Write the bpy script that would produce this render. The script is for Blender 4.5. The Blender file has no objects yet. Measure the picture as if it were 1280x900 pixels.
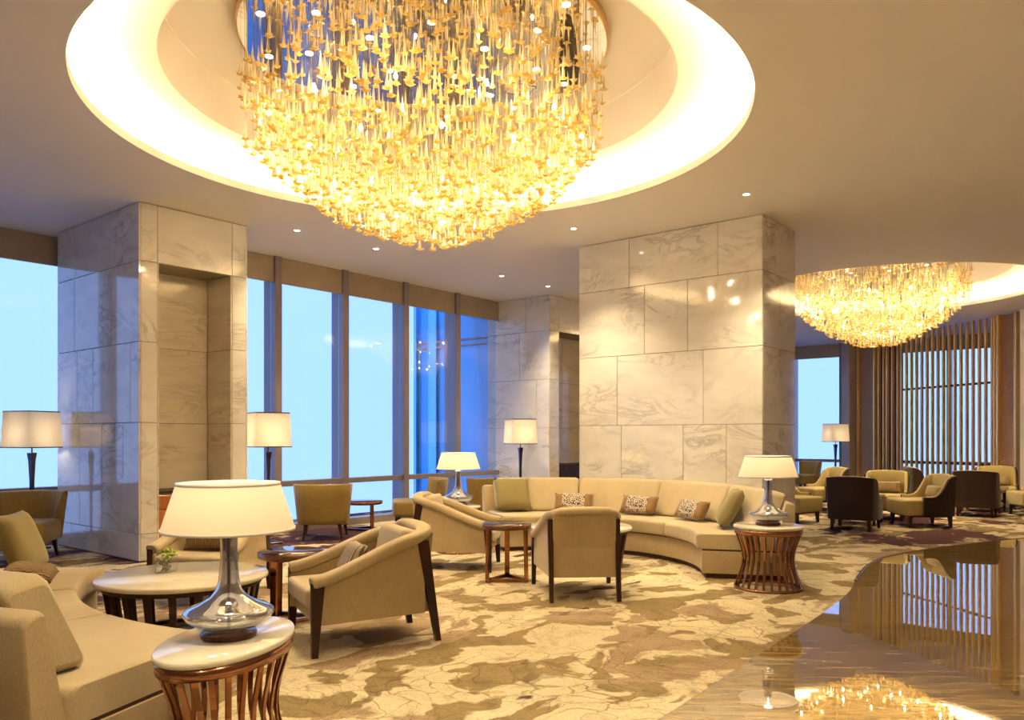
import bpy, bmesh, math, random
from mathutils import Vector, Matrix
PI = math.pi
R = math.radians
random.seed(7)
scene = bpy.context.scene
col = scene.collection

# ------------------------------------------------------------------ camera
cam_d = bpy.data.cameras.new('camera'); cam = bpy.data.objects.new('camera', cam_d); col.objects.link(cam)
cam.location = (0, 0, 1.4); cam.rotation_euler = (R(90), 0, R(-50.8))
cam_d.sensor_width = 36; cam_d.lens = 36 * 993 / 1280; cam_d.shift_y = 95 / 1280
cam_d.clip_start = .05; cam_d.clip_end = 400
scene.camera = cam
# ------------------------------------------------------------------ view
vs = scene.view_settings
vs.view_transform = 'Standard'; vs.look = 'None'; vs.gamma = 1; vs.use_curve_mapping = False
vs.exposure = 0.62
# ------------------------------------------------------------------ world: pale fog above, blue sea below
SKY = (.305, .54, 1.22, 1)
SEA = (.02, .115, .48, 1)
w = bpy.data.worlds.new('world'); scene.world = w; w.use_nodes = True
nt = w.node_tree; nt.nodes.clear()
o = nt.nodes.new('ShaderNodeOutputWorld'); b = nt.nodes.new('ShaderNodeBackground')
tc = nt.nodes.new('ShaderNodeTexCoord'); sx = nt.nodes.new('ShaderNodeSeparateXYZ')
cr = nt.nodes.new('ShaderNodeValToRGB')
mr = nt.nodes.new('ShaderNodeMapRange'); mr.inputs[1].default_value = -.45; mr.inputs[2].default_value = .05
nt.links.new(tc.outputs['Generated'], sx.inputs[0]); nt.links.new(sx.outputs[2], mr.inputs[0])
nt.links.new(mr.outputs[0], cr.inputs[0]); nt.links.new(cr.outputs[0], b.inputs[0]); nt.links.new(b.outputs[0], o.inputs[0])
e = cr.color_ramp.elements
e[0].position = .25; e[0].color = SEA; e[1].position = .62; e[1].color = SKY
b.inputs[1].default_value = 1.05

WARM = (1.0, .74, .38)
K_COVE, K_BULB, K_SPOT, K_LAMP = 95, 300, 235, 2.3
K_PLATE = 150

# ================================================================== helpers
class MB:
    def __init__(s): s.bm = bmesh.new()
    def _xf(s, vs, loc, rz, m=None):
        M = Matrix.Translation(loc) @ (m if m is not None else Matrix.Rotation(rz, 4, 'Z'))
        bmesh.ops.transform(s.bm, matrix=M, verts=vs)
    def box(s, c, d, rz=0, bev=0, seg=2, m=None, taper=None, mi=0):
        r = bmesh.ops.create_cube(s.bm, size=1); vs = r['verts']
        for v in vs:
            v.co.x *= d[0]; v.co.y *= d[1]; v.co.z *= d[2]
            if taper and v.co.z < 0: v.co.x *= taper; v.co.y *= taper
        fs = list({f for v in vs for f in v.link_faces})
        if bev:
            es = list({ed for v in vs for ed in v.link_edges})
            rr = bmesh.ops.bevel(s.bm, geom=es, offset=bev, segments=seg, profile=.6, affect='EDGES')
            vs = list(set(rr['verts']) | {v for v in vs if v.is_valid})
            fs = list({f for v in vs for f in v.link_faces})
        for f in fs: f.material_index = mi
        s._xf(vs, Vector(c), rz, m); return s
    def span(s, p0, p1, bev=0, seg=1, mi=0):
        c = [(a + b) / 2 for a, b in zip(p0, p1)]; d = [abs(b - a) for a, b in zip(p0, p1)]
        return s.box(c, d, bev=bev, seg=seg, mi=mi)
    def lathe(s, prof, n=32, c=(0, 0, 0), sx=1, sy=1, rz=0, mi=0, capb=False, capt=False):
        rings = []; cs, sn = math.cos(rz), math.sin(rz)
        for r, z in prof:
            if r < 1e-6: rings.append([s.bm.verts.new((c[0], c[1], c[2] + z))])
            else:
                L = []
                for i in range(n):
                    a = 2 * PI * i / n; x, y = r * math.cos(a) * sx, r * math.sin(a) * sy
                    L.append(s.bm.verts.new((c[0] + x * cs - y * sn, c[1] + x * sn + y * cs, c[2] + z)))
                rings.append(L)
        for A, B in zip(rings, rings[1:]):
            for i in range(n):
                j = (i + 1) % n
                if len(A) == 1 and len(B) == 1: continue
                if len(A) == 1: f = s.bm.faces.new((A[0], B[j], B[i]))
                elif len(B) == 1: f = s.bm.faces.new((A[i], A[j], B[0]))
                else: f = s.bm.faces.new((A[i], A[j], B[j], B[i]))
                f.material_index = mi; f.smooth = True
        if capb and len(rings[0]) > 1: s.bm.faces.new(rings[0][::-1]).material_index = mi
        if capt and len(rings[-1]) > 1: s.bm.faces.new(rings[-1]).material_index = mi
        return s
    def loft(s, rings, closed=True, caps=True, mi=0, smooth=True, loop=False):
        RR = [[s.bm.verts.new(p) for p in r] for r in rings]; n = len(RR[0])
        pairs = list(zip(RR, RR[1:])) + ([(RR[-1], RR[0])] if loop else [])
        for A, B in pairs:
            for i in range(n if closed else n - 1):
                j = (i + 1) % n
                f = s.bm.faces.new((A[i], A[j], B[j], B[i])); f.material_index = mi; f.smooth = smooth
        if caps and closed and not loop:
            for r, rev in ((RR[0], True), (RR[-1], False)):
                f = s.bm.faces.new(r[::-1] if rev else r); f.material_index = mi
        return s
    def prism(s, poly, h0, h1, axis='z', mi=0):
        def P(a, b, h): return {'z': (a, b, h), 'y': (a, h, b), 'x': (h, a, b)}[axis]
        A = [s.bm.verts.new(P(a, b, h0)) for a, b in poly]; B = [s.bm.verts.new(P(a, b, h1)) for a, b in poly]
        n = len(poly); F = [s.bm.faces.new(A[::-1]), s.bm.faces.new(B)]
        for i in range(n): F.append(s.bm.faces.new((A[i], A[(i + 1) % n], B[(i + 1) % n], B[i])))
        for f in F: f.material_index = mi
        return s
    def mesh(s, name, mats, smooth=None):
        bmesh.ops.recalc_face_normals(s.bm, faces=s.bm.faces)
        me = bpy.data.meshes.new(name); s.bm.to_mesh(me); s.bm.free()
        for m in (mats if isinstance(mats, (list, tuple)) else [mats]): me.materials.append(m)
        if smooth is not None: 
            for p in me.polygons: p.use_smooth = smooth
        return me
    def build(s, name, mats, parent=None, smooth=None, loc=None, rz=None, rot=None):
        return link(name, s.mesh(name, mats, smooth), parent, loc, rz, rot)

def link(name, data, parent=None, loc=None, rz=None, rot=None):
    o = bpy.data.objects.new(name, data); col.objects.link(o); o.parent = parent
    if loc is not None: o.location = loc
    if rz is not None: o.rotation_euler = (0, 0, rz)
    if rot is not None: o.rotation_euler = rot
    return o
def tag(o, label, cat, group=None):
    o['label'] = label; o['category'] = cat
    if group: o['group'] = group
    return o
def thing(name, label, cat, loc=(0, 0, 0), rz=0, group=None):
    return tag(link(name, None, None, loc, rz), label, cat, group)
def struct(o, label=None):
    o['kind'] = 'structure'
    if label: o['label'] = label
    return o
def copy_tree(o, parent=None):
    c = o.copy(); col.objects.link(c); c.parent = parent
    for ch in o.children: copy_tree(ch, c)
    return c
def place(proto, used, loc, rz, label, group=None):
    t = copy_tree(proto) if used[0] else proto
    used[0] = True
    t.location = loc; t.rotation_euler = (0, 0, rz); t['label'] = label
    if group: t['group'] = group
    return t
def rrect(w, h, r, n=4):
    P = []
    for cx, cy, a0 in ((w/2-r, h/2-r, 0), (-w/2+r, h/2-r, 90), (-w/2+r, -h/2+r, 180), (w/2-r, -h/2+r, 270)):
        for i in range(n + 1):
            a = R(a0 + 90 * i / n); P.append((cx + r * math.cos(a), cy + r * math.sin(a)))
    return P
def sweep(mb, path, sec, mi=0, ends=0.02, loop=False, upv=(0, 0, 1)):
    """sec: list of (side, up) points, swept along 3-D path; ends pulled in for a soft end."""
    path = [Vector(p) for p in path]; rings = []; up = Vector(upv); n = len(path)
    fr = []
    for i, p in enumerate(path):
        if loop: t = path[(i + 1) % n] - path[i - 1]
        else: t = path[min(i + 1, n - 1)] - path[max(i - 1, 0)]
        t.normalize(); side = t.cross(up).normalized(); u = side.cross(t).normalized(); fr.append((p, t, side, u))
    def ring(k, sc=1, off=0):
        p, t, sd, u = fr[k]; return [p + t * off + sd * (a * sc) + u * (b_ * sc) for a, b_ in sec]
    if ends and not loop:
        rings.append(ring(0, .8, -ends * .0))
        rings.append([a for a in ring(0, .95, ends * .35)])
        rings.append(ring(0, 1, ends))
    else: rings.append(ring(0))
    for k in range(1, n - 1): rings.append(ring(k))
    if ends and not loop:
        rings.append(ring(n - 1, 1, -ends)); rings.append(ring(n - 1, .95, -ends * .35)); rings.append(ring(n - 1, .8))
    else: rings.append(ring(n - 1))
    mb.loft(rings, mi=mi, loop=loop); return mb
def arc_sweep(mb, prof, a0, a1, n=24, soft=.02, mi=0, rmid=1.9):
    """prof: closed loop of (r,z); swept about the origin."""
    cr_ = sum(p[0] for p in prof) / len(prof); cz = sum(p[1] for p in prof) / len(prof)
    da = soft / rmid; A = [(a0, .0), (a0 + da * .35, .7), (a0 + da, 1)] if soft else [(a0, 1)]
    for i in range(1, n): A.append((a0 + (a1 - a0) * i / n, 1))
    A += [(a1 - da, 1), (a1 - da * .35, .7), (a1, .0)] if soft else [(a1, 1)]
    rings = []
    for a, s_ in A:
        ring = []
        for r, z in prof:
            dx, dz = r - cr_, z - cz; L = math.hypot(dx, dz) or 1; k = 1 - (1 - s_) * soft / L
            rr, zz = cr_ + dx * k, cz + dz * k
            ring.append((rr * math.cos(a), rr * math.sin(a), zz))
        rings.append(ring)
    mb.loft(rings, mi=mi); return mb
def round_poly(poly, r=.03, n=3):
    out = []; m = len(poly)
    for i in range(m):
        p0, p, p1 = Vector(poly[i - 1]), Vector(poly[i]), Vector(poly[(i + 1) % m])
        d0 = (p0 - p).normalized(); d1 = (p1 - p).normalized()
        a = p + d0 * r; c = p + d1 * r
        for k in range(n + 1):
            t = k / n; q = a * (1 - t) ** 2 + p * 2 * t * (1 - t) + c * t * t; out.append((q.x, q.y))
    return out
def pillow_mesh(name, w, h, t, mats, n=12, band=None):
    """A knife-edge cushion lying in the local YZ plane, facing +x; band: outer fraction of the width using material 1."""
    bm = bmesh.new(); G = {}
    for sgn in (1, -1):
        for i in range(n + 1):
            for j in range(n + 1):
                u, v = -1 + 2 * i / n, -1 + 2 * j / n
                edge = i in (0, n) or j in (0, n)
                if edge and sgn == -1: G[sgn, i, j] = G[1, i, j]; continue
                k = (1 - u ** 4) * (1 - v ** 4); d = t / 2 * max(k, 0) ** .5
                pinch = 1 - .05 * (1 - abs(u) ** 2) * abs(v) ** 3 ; pinch2 = 1 - .05 * (1 - abs(v) ** 2) * abs(u) ** 3
                G[sgn, i, j] = bm.verts.new((sgn * d, u * w / 2 * pinch2, v * h / 2 * pinch))
    for sgn in (1, -1):
        for i in range(n):
            for j in range(n):
                f = bm.faces.new((G[sgn, i, j], G[sgn, i+1, j], G[sgn, i+1, j+1], G[sgn, i, j+1])); f.smooth = True
                um = abs(-1 + 2 * (i + .5) / n)
                f.material_index = 1 if (band and um > band) else 0
    bmesh.ops.recalc_face_normals(bm, faces=bm.faces)
    me = bpy.data.meshes.new(name); bm.to_mesh(me); bm.free()
    for m in mats: me.materials.append(m)
    return me

# ================================================================== materials
def mat(name, base=(.8, .8, .8), rough=.5, metal=0, spec=.5, **kw):
    m = bpy.data.materials.new(name); m.use_nodes = True
    p = m.node_tree.nodes['Principled BSDF']
    p.inputs['Base Color'].default_value = (*base, 1); p.inputs['Roughness'].default_value = rough
    p.inputs['Metallic'].default_value = metal; p.inputs['Specular IOR Level'].default_value = spec
    for k, v in kw.items(): p.inputs[k.replace('_', ' ')].default_value = v
    return m
def N(m, t, **kw):
    n = m.node_tree.nodes.new('ShaderNode' + t)
    for k, v in kw.items():
        if k.startswith('i_'):
            key = k[2:]; key = int(key) if key.isdigit() else key.replace('_', ' ')
            n.inputs[key].default_value = v
        else: setattr(n, k, v)
    return n
def L(m, a, b_): m.node_tree.links.new(a, b_)
def ramp(m, stops, interp='LINEAR'):
    n = N(m, 'ValToRGB'); n.color_ramp.interpolation = interp; els = n.color_ramp.elements
    while len(els) < len(stops): els.new(.5)
    for el, (p, c) in zip(els, stops): el.position = p; el.color = (*c, 1) if len(c) == 3 else c
    return n
def bump(m, height, strength=.2, dist=.01):
    b_ = N(m, 'Bump', i_Strength=strength, i_Distance=dist); L(m, height, b_.inputs['Height'])
    L(m, b_.outputs[0], m.node_tree.nodes['Principled BSDF'].inputs['Normal'])
def mixc(m, fac, a, b_, blend='MIX'):
    n = N(m, 'Mix', data_type='RGBA', blend_type=blend)
    for sock, v in ((n.inputs[0], fac), (n.inputs[6], a), (n.inputs[7], b_)):
        if hasattr(v, 'links') or isinstance(v, bpy.types.NodeSocket): L(m, v, sock)
        elif isinstance(v, (int, float)): sock.default_value = v
        else: sock.default_value = (*v, 1)
    return n.outputs[2]

def marble(name, base, vein, scale=1.0, rough=.12, amt=1.0, stretch=(1, 1, 1), rand=True, spec=.5):
    m = mat(name, base, rough, spec=spec); p = m.node_tree.nodes['Principled BSDF']
    tc = N(m, 'TexCoord'); oi = N(m, 'ObjectInfo'); mp = N(m, 'Mapping'); mp.inputs['Scale'].default_value = stretch
    mp.inputs['Rotation'].default_value = (.5, .6, .35)
    if rand:
        vm = N(m, 'VectorMath', operation='MULTIPLY_ADD'); L(m, oi.outputs['Random'], vm.inputs[0])
        vm.inputs[1].default_value = (31, 17, 23); L(m, tc.outputs['Object'], vm.inputs[2]); L(m, vm.outputs[0], mp.inputs[0])
    else: L(m, tc.outputs['Object'], mp.inputs[0])
    n1 = N(m, 'TexNoise', i_Scale=1.3 * scale, i_Detail=9, i_Roughness=.62, i_Distortion=1.6); L(m, mp.outputs[0], n1.inputs['Vector'])
    ab = N(m, 'Math', operation='SUBTRACT'); ab.inputs[1].default_value = .5; L(m, n1.outputs[0], ab.inputs[0])
    ab2 = N(m, 'Math', operation='ABSOLUTE'); L(m, ab.outputs[0], ab2.inputs[0])
    r1 = ramp(m, [(0, (1, 1, 1)), (.02, (.5, .5, .5)), (.06, (0, 0, 0))]); L(m, ab2.outputs[0], r1.inputs[0])
    n2 = N(m, 'TexNoise', i_Scale=.9 * scale, i_Detail=3); L(m, mp.outputs[0], n2.inputs['Vector'])
    r2 = ramp(m, [(.42, (0, 0, 0)), (.68, (1, 1, 1))]); L(m, n2.outputs[0], r2.inputs[0])
    mu = N(m, 'Math', operation='MULTIPLY'); L(m, r1.outputs[0], mu.inputs[0]); L(m, r2.outputs[0], mu.inputs[1])
    mu2 = N(m, 'Math', operation='MULTIPLY'); mu2.inputs[1].default_value = amt; L(m, mu.outputs[0], mu2.inputs[0])
    n3 = N(m, 'TexNoise', i_Scale=2.2 * scale, i_Detail=5); L(m, mp.outputs[0], n3.inputs['Vector'])
    r3 = ramp(m, [(.3, tuple(x * .86 for x in base)), (.7, base)]); L(m, n3.outputs[0], r3.inputs[0])
    out = mixc(m, mu2.outputs[0], r3.outputs[0], vein); L(m, out, p.inputs['Base Color'])
    return m
def fabric(name, c1, c2, scale=260, rough=.85, bstr=.25, stripe=True):
    m = mat(name, c1, rough, spec=.2); p = m.node_tree.nodes['Principled BSDF']
    p.inputs['Sheen Weight'].default_value = .25
    tc = N(m, 'TexCoord'); mp = N(m, 'Mapping'); mp.inputs['Scale'].default_value = (1, 1, .25) if stripe else (1, 1, 1)
    L(m, tc.outputs['Object'], mp.inputs[0])
    n = N(m, 'TexNoise', i_Scale=scale, i_Detail=2); L(m, mp.outputs[0], n.inputs['Vector'])
    n2 = N(m, 'TexNoise', i_Scale=5, i_Detail=3); L(m, tc.outputs['Object'], n2.inputs['Vector'])
    r = ramp(m, [(.3, c2), (.7, c1)]); L(m, n.outputs[0], r.inputs[0])
    r2 = ramp(m, [(.3, (.9, .9, .9)), (.7, (1, 1, 1))]); L(m, n2.outputs[0], r2.inputs[0])
    L(m, mixc(m, 1.0, r.outputs[0], r2.outputs[0], 'MULTIPLY'), p.inputs['Base Color'])
    bump(m, n.outputs[0], bstr, .004); return m
def wood(name, c1, c2, rough=.25, scale=6, spec=.5):
    m = mat(name, c1, rough, spec=spec); p = m.node_tree.nodes['Principled BSDF']
    tc = N(m, 'TexCoord'); mp = N(m, 'Mapping'); mp.inputs['Scale'].default_value = (8, 8, .6); L(m, tc.outputs['Object'], mp.inputs[0])
    n = N(m, 'TexNoise', i_Scale=scale, i_Detail=5, i_Distortion=.6); L(m, mp.outputs[0], n.inputs['Vector'])
    r = ramp(m, [(.3, c2), (.7, c1)]); L(m, n.outputs[0], r.inputs[0]); L(m, r.outputs[0], p.inputs['Base Color']); return m

M_paint = mat('ceiling_paint', (.90, .86, .79), .7, spec=.2)
M_wall = mat('wall_paint', (.80, .69, .53), .7, spec=.2)
M_marble = marble('white_marble', (.88, .84, .76), (.36, .33, .29), .9, .07, .8, (1.0, 1.0, 2.4), spec=.85)
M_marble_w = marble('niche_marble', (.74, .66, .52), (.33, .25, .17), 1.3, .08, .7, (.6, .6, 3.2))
M_grout = mat('grout', (.33, .28, .2), .8)
M_top = marble('cream_marble_top', (.82, .76, .62), (.6, .5, .34), 2.0, .06, .5)
M_beige = fabric('beige_upholstery', (.54, .425, .245), (.43, .33, .185))
M_beige_l = fabric('pale_beige_upholstery', (.55, .45, .275), (.45, .36, .21))
M_olive = fabric('olive_velvet', (.26, .175, .045), (.19, .125, .03), 60, .6, .08, False)
M_olive_p = fabric('olive_pillow_cloth', (.27, .215, .085), (.21, .17, .065), 300)
M_dkfab = fabric('dark_brown_upholstery', (.045, .026, .018), (.03, .018, .012), 260)
M_gold_f = fabric('gold_beige_upholstery', (.58, .47, .20), (.48, .38, .15))
M_brownband = fabric('brown_satin', (.26, .15, .055), (.2, .11, .04), 200, .45)
M_tan = fabric('tan_pillow_cloth', (.5, .38, .2), (.4, .3, .15))
M_dwood = wood('dark_wood', (.045, .015, .009), (.025, .009, .005), .38, spec=.3)
M_rwood = wood('red_brown_wood', (.16, .055, .022), (.09, .028, .012), .16)
M_owood = wood('orange_wood', (.42, .15, .03), (.33, .11, .02), .25)
M_bronze = mat('bronze_metal', (.27, .11, .05), .2, 1)
M_copper = mat('rose_bronze_metal', (.34, .16, .085), .18, 1)
M_gold = mat('brushed_gold', (.72, .47, .17), .35, .55)
M_goldfin = mat('gold_fin_lacquer', (.78, .48, .17), .3, .35)
M_chrome = mat('chrome', (.8, .8, .82), .06, 1)
M_frame = mat('window_frame_metal', (.30, .25, .25), .4, .5)
M_blind = fabric('roller_blind_cloth', (.47, .38, .27), (.42, .33, .23), 300, .8, .1)
M_black = mat('black_gap', (.02, .015, .012), .7)
M_dlamp = mat('smoked_metal', (.12, .09, .10), .2, 1)
M_glossdark = mat('dark_gloss_top', (.05, .022, .016), .05, 0, .8)
M_mirror = mat('mirror', (.92, .90, .86), .005, 1)
M_plinth = mat('plinth_dark', (.06, .022, .012), .5)
M_white = mat('trim_white', (.8, .78, .72), .5)
M_stone = marble('tan_stone', (.42, .30, .19), (.25, .17, .1), 2, .35, .6)

def pattern_cloth():
    m = mat('black_white_pattern', (.7, .65, .55), .7, spec=.2); p = m.node_tree.nodes['Principled BSDF']
    tc = N(m, 'TexCoord'); v = N(m, 'TexVoronoi', feature='DISTANCE_TO_EDGE', i_Scale=58); L(m, tc.outputs['Object'], v.inputs['Vector'])
    r = ramp(m, [(.0, (.05, .028, .02)), (.10, (.06, .03, .02)), (.14, (.72, .64, .52))]); L(m, v.outputs[0], r.inputs[0])
    L(m, r.outputs[0], p.inputs['Base Color']); return m
M_pat = pattern_cloth()
def stripe_cloth(name, c1, c2, sc, dist):
    m = mat(name, c1, .8, spec=.2); p = m.node_tree.nodes['Principled BSDF']
    tc = N(m, 'TexCoord'); wv = N(m, 'TexWave', bands_direction='Y', i_Scale=sc, i_Distortion=dist, i_Detail=3, i_2=dist)
    L(m, tc.outputs['Object'], wv.inputs['Vector'])
    r = ramp(m, [(.35, c2), (.55, c1)]); L(m, wv.outputs['Color'], r.inputs[0]); L(m, r.outputs[0], p.inputs['Base Color']); return m
M_barkp = stripe_cloth('bark_pattern_cloth', (.30, .21, .10), (.05, .03, .02), 22, 7)
M_stripe = stripe_cloth('grey_stripe_cloth', (.50, .42, .30), (.16, .12, .09), 12, 3)

def shade_mat():
    m = bpy.data.materials.new('lamp_shade_cloth'); m.use_nodes = True; t = m.node_tree; t.nodes.clear()
    o = N(m, 'OutputMaterial'); d = N(m, 'BsdfDiffuse'); d.inputs[0].default_value = (.86, .79, .69, 1)
    tr = N(m, 'BsdfTranslucent'); tr.inputs[0].default_value = (.86, .70, .48, 1); mx = N(m, 'MixShader'); mx.inputs[0].default_value = .45
    L(m, d.outputs[0], mx.inputs[1]); L(m, tr.outputs[0], mx.inputs[2]); L(m, mx.outputs[0], o.inputs[0]); return m
M_shade = shade_mat()
def emis(name, c, s):
    m = bpy.data.materials.new(name); m.use_nodes = True; m.node_tree.nodes.clear()
    o = N(m, 'OutputMaterial'); e_ = N(m, 'Emission'); e_.inputs[0].default_value = (*c, 1); e_.inputs[1].default_value = s
    L(m, e_.outputs[0], o.inputs[0]); return m
M_led = emis('cove_led', WARM, K_COVE)
M_bulb = emis('bulb_glow', (1, .85, .58), K_BULB)
M_dl = emis('downlight_glow', (1, .9, .72), 14)
def glass_thin(name, tint, gl=.08, rough=.02):
    m = bpy.data.materials.new(name); m.use_nodes = True; m.node_tree.nodes.clear()
    o = N(m, 'OutputMaterial'); t = N(m, 'BsdfTransparent'); t.inputs[0].default_value = (*tint, 1)
    g = N(m, 'BsdfGlossy'); g.inputs[1].default_value = rough; fr = N(m, 'LayerWeight'); fr.inputs[0].default_value = .25
    mt = N(m, 'Math', operation='MULTIPLY_ADD'); mt.inputs[1].default_value = .55; mt.inputs[2].default_value = gl
    L(m, fr.outputs['Fresnel'], mt.inputs[0])
    mx = N(m, 'MixShader'); L(m, mt.outputs[0], mx.inputs[0]); L(m, t.outputs[0], mx.inputs[1]); L(m, g.outputs[0], mx.inputs[2])
    L(m, mx.outputs[0], o.inputs[0]); return m
M_pane = glass_thin('window_glass', (1, 1, 1), .0)
M_clear = glass_thin('clear_glass', (.96, .97, .98), .12)
def crystal(name, c, tr, gl, rough=.15):
    m = bpy.data.materials.new(name); m.use_nodes = True; m.node_tree.nodes.clear()
    o = N(m, 'OutputMaterial'); t = N(m, 'BsdfTransparent'); t.inputs[0].default_value = (*c, 1)
    d = N(m, 'BsdfTranslucent'); d.inputs[0].default_value = (*c, 1); df = N(m, 'BsdfDiffuse'); df.inputs[0].default_value = (*c, 1)
    g = N(m, 'BsdfGlossy'); g.inputs[0].default_value = (1, .95, .8, 1); g.inputs[1].default_value = rough
    a = N(m, 'MixShader'); a.inputs[0].default_value = .5; L(m, d.outputs[0], a.inputs[1]); L(m, df.outputs[0], a.inputs[2])
    b_ = N(m, 'MixShader'); b_.inputs[0].default_value = gl; L(m, a.outputs[0], b_.inputs[1]); L(m, g.outputs[0], b_.inputs[2])
    c_ = N(m, 'MixShader'); c_.inputs[0].default_value = tr; L(m, b_.outputs[0], c_.inputs[1]); L(m, t.outputs[0], c_.inputs[2])
    L(m, c_.outputs[0], o.inputs[0]); return m
M_amber = crystal('amber_glass', (.76, .60, .24), .32, .22)
M_icicle = crystal('clear_icicle_glass', (.85, .78, .62), .45, .3)
M_wire = crystal('pendant_wire', (.6, .55, .45), .86, .06)
def lamp_glass():
    m = bpy.data.materials.new('smoky_lamp_glass'); m.use_nodes = True; m.node_tree.nodes.clear()
    o = N(m, 'OutputMaterial'); t = N(m, 'BsdfTransparent'); t.inputs[0].default_value = (.62, .62, .66, 1)
    g = N(m, 'BsdfGlossy'); g.inputs[0].default_value = (.85, .88, .92, 1); g.inputs[1].default_value = .03
    fr = N(m, 'LayerWeight'); fr.inputs[0].default_value = .55
    mt = N(m, 'Math', operation='MULTIPLY_ADD'); mt.inputs[1].default_value = .6; mt.inputs[2].default_value = .3; L(m, fr.outputs['Facing'], mt.inputs[0])
    mx = N(m, 'MixShader'); L(m, mt.outputs[0], mx.inputs[0]); L(m, t.outputs[0], mx.inputs[1]); L(m, g.outputs[0], mx.inputs[2]); L(m, mx.outputs[0], o.inputs[0]); return m
M_lglass = lamp_glass()
def facade_mat():
    return mat('tower_glass', (.09, .42, .75), .4, .7)
M_facade = facade_mat()
M_facade_l = mat('tower_glass_light', (.22, .60, .85), .12, .7)
def lattice_mat():
    m = mat('bronze_lattice', (.2, .09, .05), .3, .85); p = m.node_tree.nodes['Principled BSDF']
    tc = N(m, 'TexCoord'); mp = N(m, 'Mapping'); mp.inputs['Scale'].default_value = (11, 11, 13); L(m, tc.outputs['Object'], mp.inputs[0])
    wv = N(m, 'TexWave', wave_type='BANDS', bands_direction='DIAGONAL', i_Scale=1.0); L(m, mp.outputs[0], wv.inputs['Vector'])
    mp2 = N(m, 'Mapping'); mp2.inputs['Scale'].default_value = (-11, -11, 13); L(m, tc.outputs['Object'], mp2.inputs[0])
    wv2 = N(m, 'TexWave', wave_type='BANDS', bands_direction='DIAGONAL', i_Scale=1.0); L(m, mp2.outputs[0], wv2.inputs['Vector'])
    mu = N(m, 'Math', operation='MAXIMUM'); L(m, wv.outputs['Fac'], mu.inputs[0]); L(m, wv2.outputs['Fac'], mu.inputs[1])
    r = ramp(m, [(.55, (.16, .06, .035)), (.9, (.75, .43, .2))]); L(m, mu.outputs[0], r.inputs[0]); L(m, r.outputs[0], p.inputs['Base Color'])
    bump(m, mu.outputs[0], .7, .02); return m
M_lattice = lattice_mat()

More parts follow.
